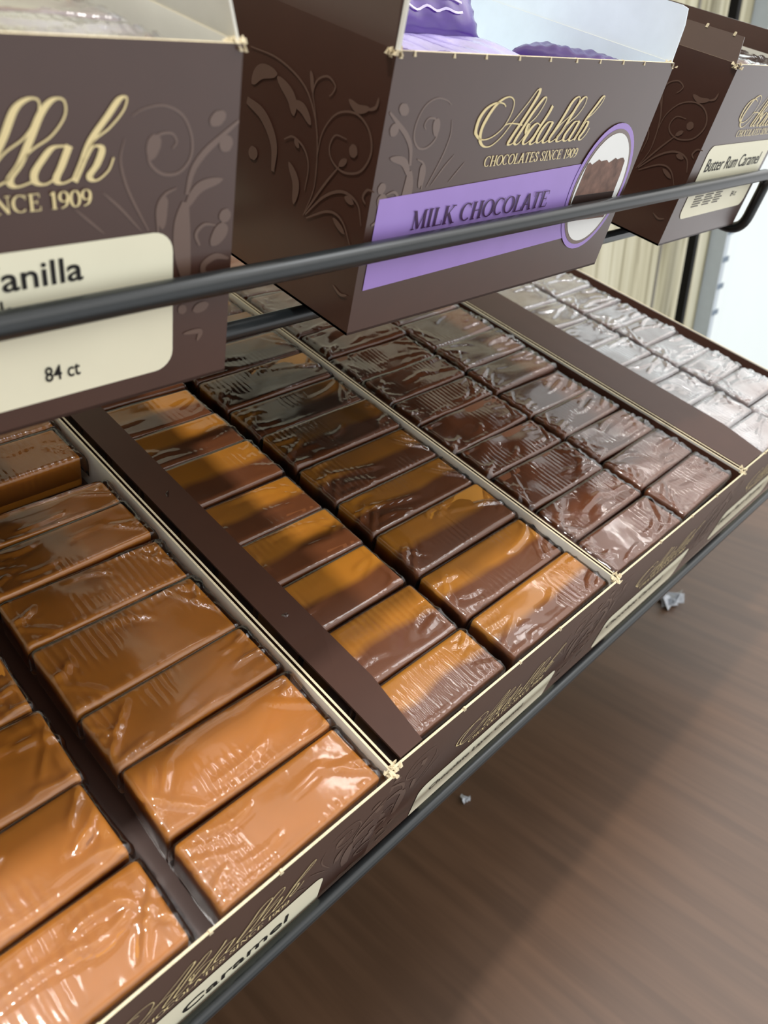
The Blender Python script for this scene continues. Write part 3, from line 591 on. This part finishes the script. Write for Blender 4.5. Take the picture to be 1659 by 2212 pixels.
def piece(kind, i, xc, yc, ztop, sy, yaw, roll, label, group):
    key = (kind, i % len(KIND[kind])); M = rk(xc, yc, ztop-CH) @ Matrix.Rotation(yaw, 4, 'Z') @ Matrix.Rotation(roll, 4, 'Y') @ Matrix.Diagonal((1, sy, 1, 1))
    if key not in made:
        o = empty('wrapped_candy', M, label, 'candy', group)
        a = bpy.data.objects.new('candy', KIND[kind][key[1]][0]); b = bpy.data.objects.new('wrapper', KIND[kind][key[1]][1])
        for q in (a, b): COL.objects.link(q); q.parent = o
        b['label'] = 'clear cellophane film'
        made[key] = (o, a, b)
        return o
    src, a, b = made[key]
    o = src.copy(); COL.objects.link(o); o.matrix_world = M; tag(o, label, 'candy', group)
    for q in (a, b):
        c = q.copy(); COL.objects.link(c); c.parent = o
    return o
rnd = random.Random(5)
def column(kind, x_in, left, seams, ztop, what, where, group, dz=.0008, yaw=.02, skip=()):
    """seams: front to back boundaries between the pieces of a column; x_in = end next to the centre seam"""
    me = KIND[kind][0][0]; L = max(v.co.x for v in me.vertices)*2
    for i, (a, b) in enumerate(zip(seams, seams[1:])):
        if i in skip: continue
        xc = x_in-L/2 if left else x_in+L/2
        z = ztop+rnd.uniform(-dz, dz)
        piece(kind, i+(3 if i > 3 else 0), xc+rnd.uniform(-.0006, .0006), (a+b)/2, z, (b-a)/PITCH, rnd.uniform(-yaw, yaw), rnd.uniform(-.012, .012), '%s %s %s' % (ORD[i], what, where), group)
def ext(s, to, step=.0245):
    s = list(s)
    while s[-1]+step < to: s.append(s[-1]+step)
    return s
s1r = ext([-.0014, .0215, .047, .069, .0985, .1215, .1435, .1595], .16)
column('gold_r', -.0615, False, s1r, -.0012, 'golden caramel from the front', 'in the nearest tray, right-hand column', 'golden caramels in the nearest tray')
column('gold_r', -.0615, False, [.1745, .1985, .2225, .2465, .2710, .2955, .3200], -.0010, 'golden caramel behind the gap', 'in the right-hand column of the nearest tray', 'golden caramels in the nearest tray')
column('gold_l', -.0698, True, ext([-.0014, .0245, .051, .079], .330), -.0012, 'golden caramel from the front', 'in the nearest tray, left-hand column', 'golden caramels in the nearest tray')
column('layer_l', .0598, True, ext([.0012, .0238, .0507, .0756, .1005, .1257, .1528, .177, .20], .331), -.0018, 'two-tone caramel from the front', 'in the column beside the board strip', 'two-tone caramels in the second tray', yaw=.012)
column('layer_r', .0662, False, ext([.0012, .024, .050, .076, .099, .1245, .151, .175, .200, .225], .331), -.0018, 'two-tone caramel from the front', 'in the column by the tray wall', 'two-tone caramels in the second tray', yaw=.012)
column('dark_l', .1995, True, ext([.0014, .0238, .047, .073, .095, .12, .140, .163, .188, .212], .331), -.0012, 'dark crinkle-wrapped caramel from the front', 'in the third tray, left-hand column', 'dark caramels in the third tray', .0012)
column('dark_r', .2042, False, ext([.0026, .026, .0504, .0733, .095, .119, .143, .168, .198, .222], .331), -.0012, 'dark crinkle-wrapped caramel from the front', 'in the third tray, right-hand column', 'dark caramels in the third tray', .0012)
column('pale_l', .3420, True, ext([.0015, .0255, .051, .0766, .098, .122, .1486, .1757, .2037, .228], .331), -.0016, 'sheen-painted candy from the front', 'beside the board strip in the farthest tray', 'sheen-painted candies in the farthest tray')
column('pale_r', .3470, False, ext([.004, .03, .0555, .0795, .1055, .13, .154, .179, .205, .23], .331), -.0016, 'sheen-painted candy from the front', 'by the outer wall of the farthest tray', 'sheen-painted candies in the farthest tray')
# candy showing over the rims of two upper cartons
for n_, (xc, y0, nm) in enumerate(((-.0440, .0900, 'inner'), (-.1050, .0900, 'outer'))):
    for i in range(3):
        piece('pale_l', i+n_, xc, YU+.0135+.0245*i, ZU-.0030, 1, 0, 0, '%s caramel from the front, %s row, lying in the tall vanilla carton' % (ORD[i], nm), 'caramels in the vanilla carton')
for i in range(4):
    piece('pale_l', i, .2725, YU+.0140+.0245*i, ZU-.0010, 1, 0, 0, '%s pale candy from the front in the butter rum carton' % ORD[i], 'candies in the butter rum carton')

# ------------------------------------------------------------------ purple packets
def packet(x, y, z, L, W, H, rot, mat, label, text=None):
    o = empty('candy_packet', RACK @ Matrix.Translation((x, y, z)) @ rot, label, 'packet', 'purple packets in the milk chocolate carton')
    rg = np.random.default_rng(int(x*1e5)); nx, ny = 46, 26
    ph = rg.uniform(0, 6, 8)
    def hgt(a, b):
        e_ = max(0, 1-abs(a)**5)*max(0, 1-abs(b)**3)
        return H*e_**.6*(1+.10*math.sin(7*a+ph[0])*math.sin(5*b+ph[1]))+.0006*math.sin(23*a+9*b+ph[2])*e_
    mb = MB()
    for sgn in (1, -1):
        n = len(mb.v)
        for i in range(nx+1):
            for j in range(ny+1):
                a, b = -1+2*i/nx, -1+2*j/ny
                mb.v.append((a*L/2, b*W/2, sgn*(hgt(a, b)/2+.00015)+.0006*math.sin(j*2.0)*max(0, abs(a)-.88)/.12))
        for i in range(nx):
            for j in range(ny):
                q = [n+i*(ny+1)+j, n+(i+1)*(ny+1)+j, n+(i+1)*(ny+1)+j+1, n+i*(ny+1)+j+1]
                mb.f.append(q if sgn > 0 else q[::-1]); mb.m.append(0)
    mb.build('packet_film', [mat], o, True)
    if text:
        mb = MB(); mp = lambda a, b: (a, b, hgt(a*2/L, b*2/W)/2+.0007)
        put_sans(mb, text, -L*.36, W*.02, W*.2, mp, L*.7, .02)
        for r_ in range(3): mb.ribbon(smooth_line([(-L*.36+L*.06*i, -W*.10-W*.1*r_+.0008*math.sin(i*3+r_)) for i in range(13)], 3), [.0007]*37, mp)
        mb.build('packet_lettering', ['packet_print'], o)
R = Matrix.Rotation
packet(.0960, .1120, .1535, .092, .050, .0125, R(.04, 4, 'Z') @ R(.10, 4, 'X'), 'packet_painted_sheen', 'purple packet with painted pale sheen lying flat behind the carton front')
packet(.0920, .1440, .1710, .076, .034, .010, R(-.03, 4, 'Z') @ R(.85, 4, 'X'), 'packet_purple', 'deep purple packet lettered in white, propped at the back', 'CARAMEL')
packet(.0600, .0945, .1575, .044, .022, .010, R(-.05, 4, 'Z'), 'packet_purple', 'small purple packet tucked in the front corner')
packet(.1530, .1080, .1585, .044, .014, .009, R(1.60, 4, 'Z') @ R(.1, 4, 'Y'), 'packet_dark', 'dark purple packet slanted against the white side wall')

# ------------------------------------------------------------------ scraps on the floor
def scrap(x, y, s_, label):
    rg = random.Random(3); mb = MB()
    for i in range(7):
        a = rg.uniform(0, 6.3); l_ = s_*rg.uniform(.6, 1); cx, cy = rg.uniform(-.3, .3)*s_, rg.uniform(-.3, .3)*s_
        dx, dy = math.cos(a)*l_/2, math.sin(a)*l_/2; px, py = -math.sin(a)*s_*.13, math.cos(a)*s_*.13; h1, h2 = rg.uniform(.05, .5)*s_, rg.uniform(.05, .4)*s_
        p = [(cx-dx-px, cy-dy-py, .0005), (cx+dx-px, cy+dy-py, .0005+h2*.2), (cx+dx+px, cy+dy+py, h2), (cx-dx+px, cy-dy+py, h1)]
        mb.hexa([*p, *[(q[0], q[1], q[2]+.0008) for q in p]])
    o = mb.build('wrapper_scrap', ['foil_scrap']); o.location = (x, y, FZ+.0002); tag(o, label, 'scrap')
scrap(0.483, 0.102, .024, 'crumpled clear wrapper scrap on the floor just past the black rail')
scrap(0.170, 0.098, .006, 'tiny pale speck of wrapper in the shade on the floor')
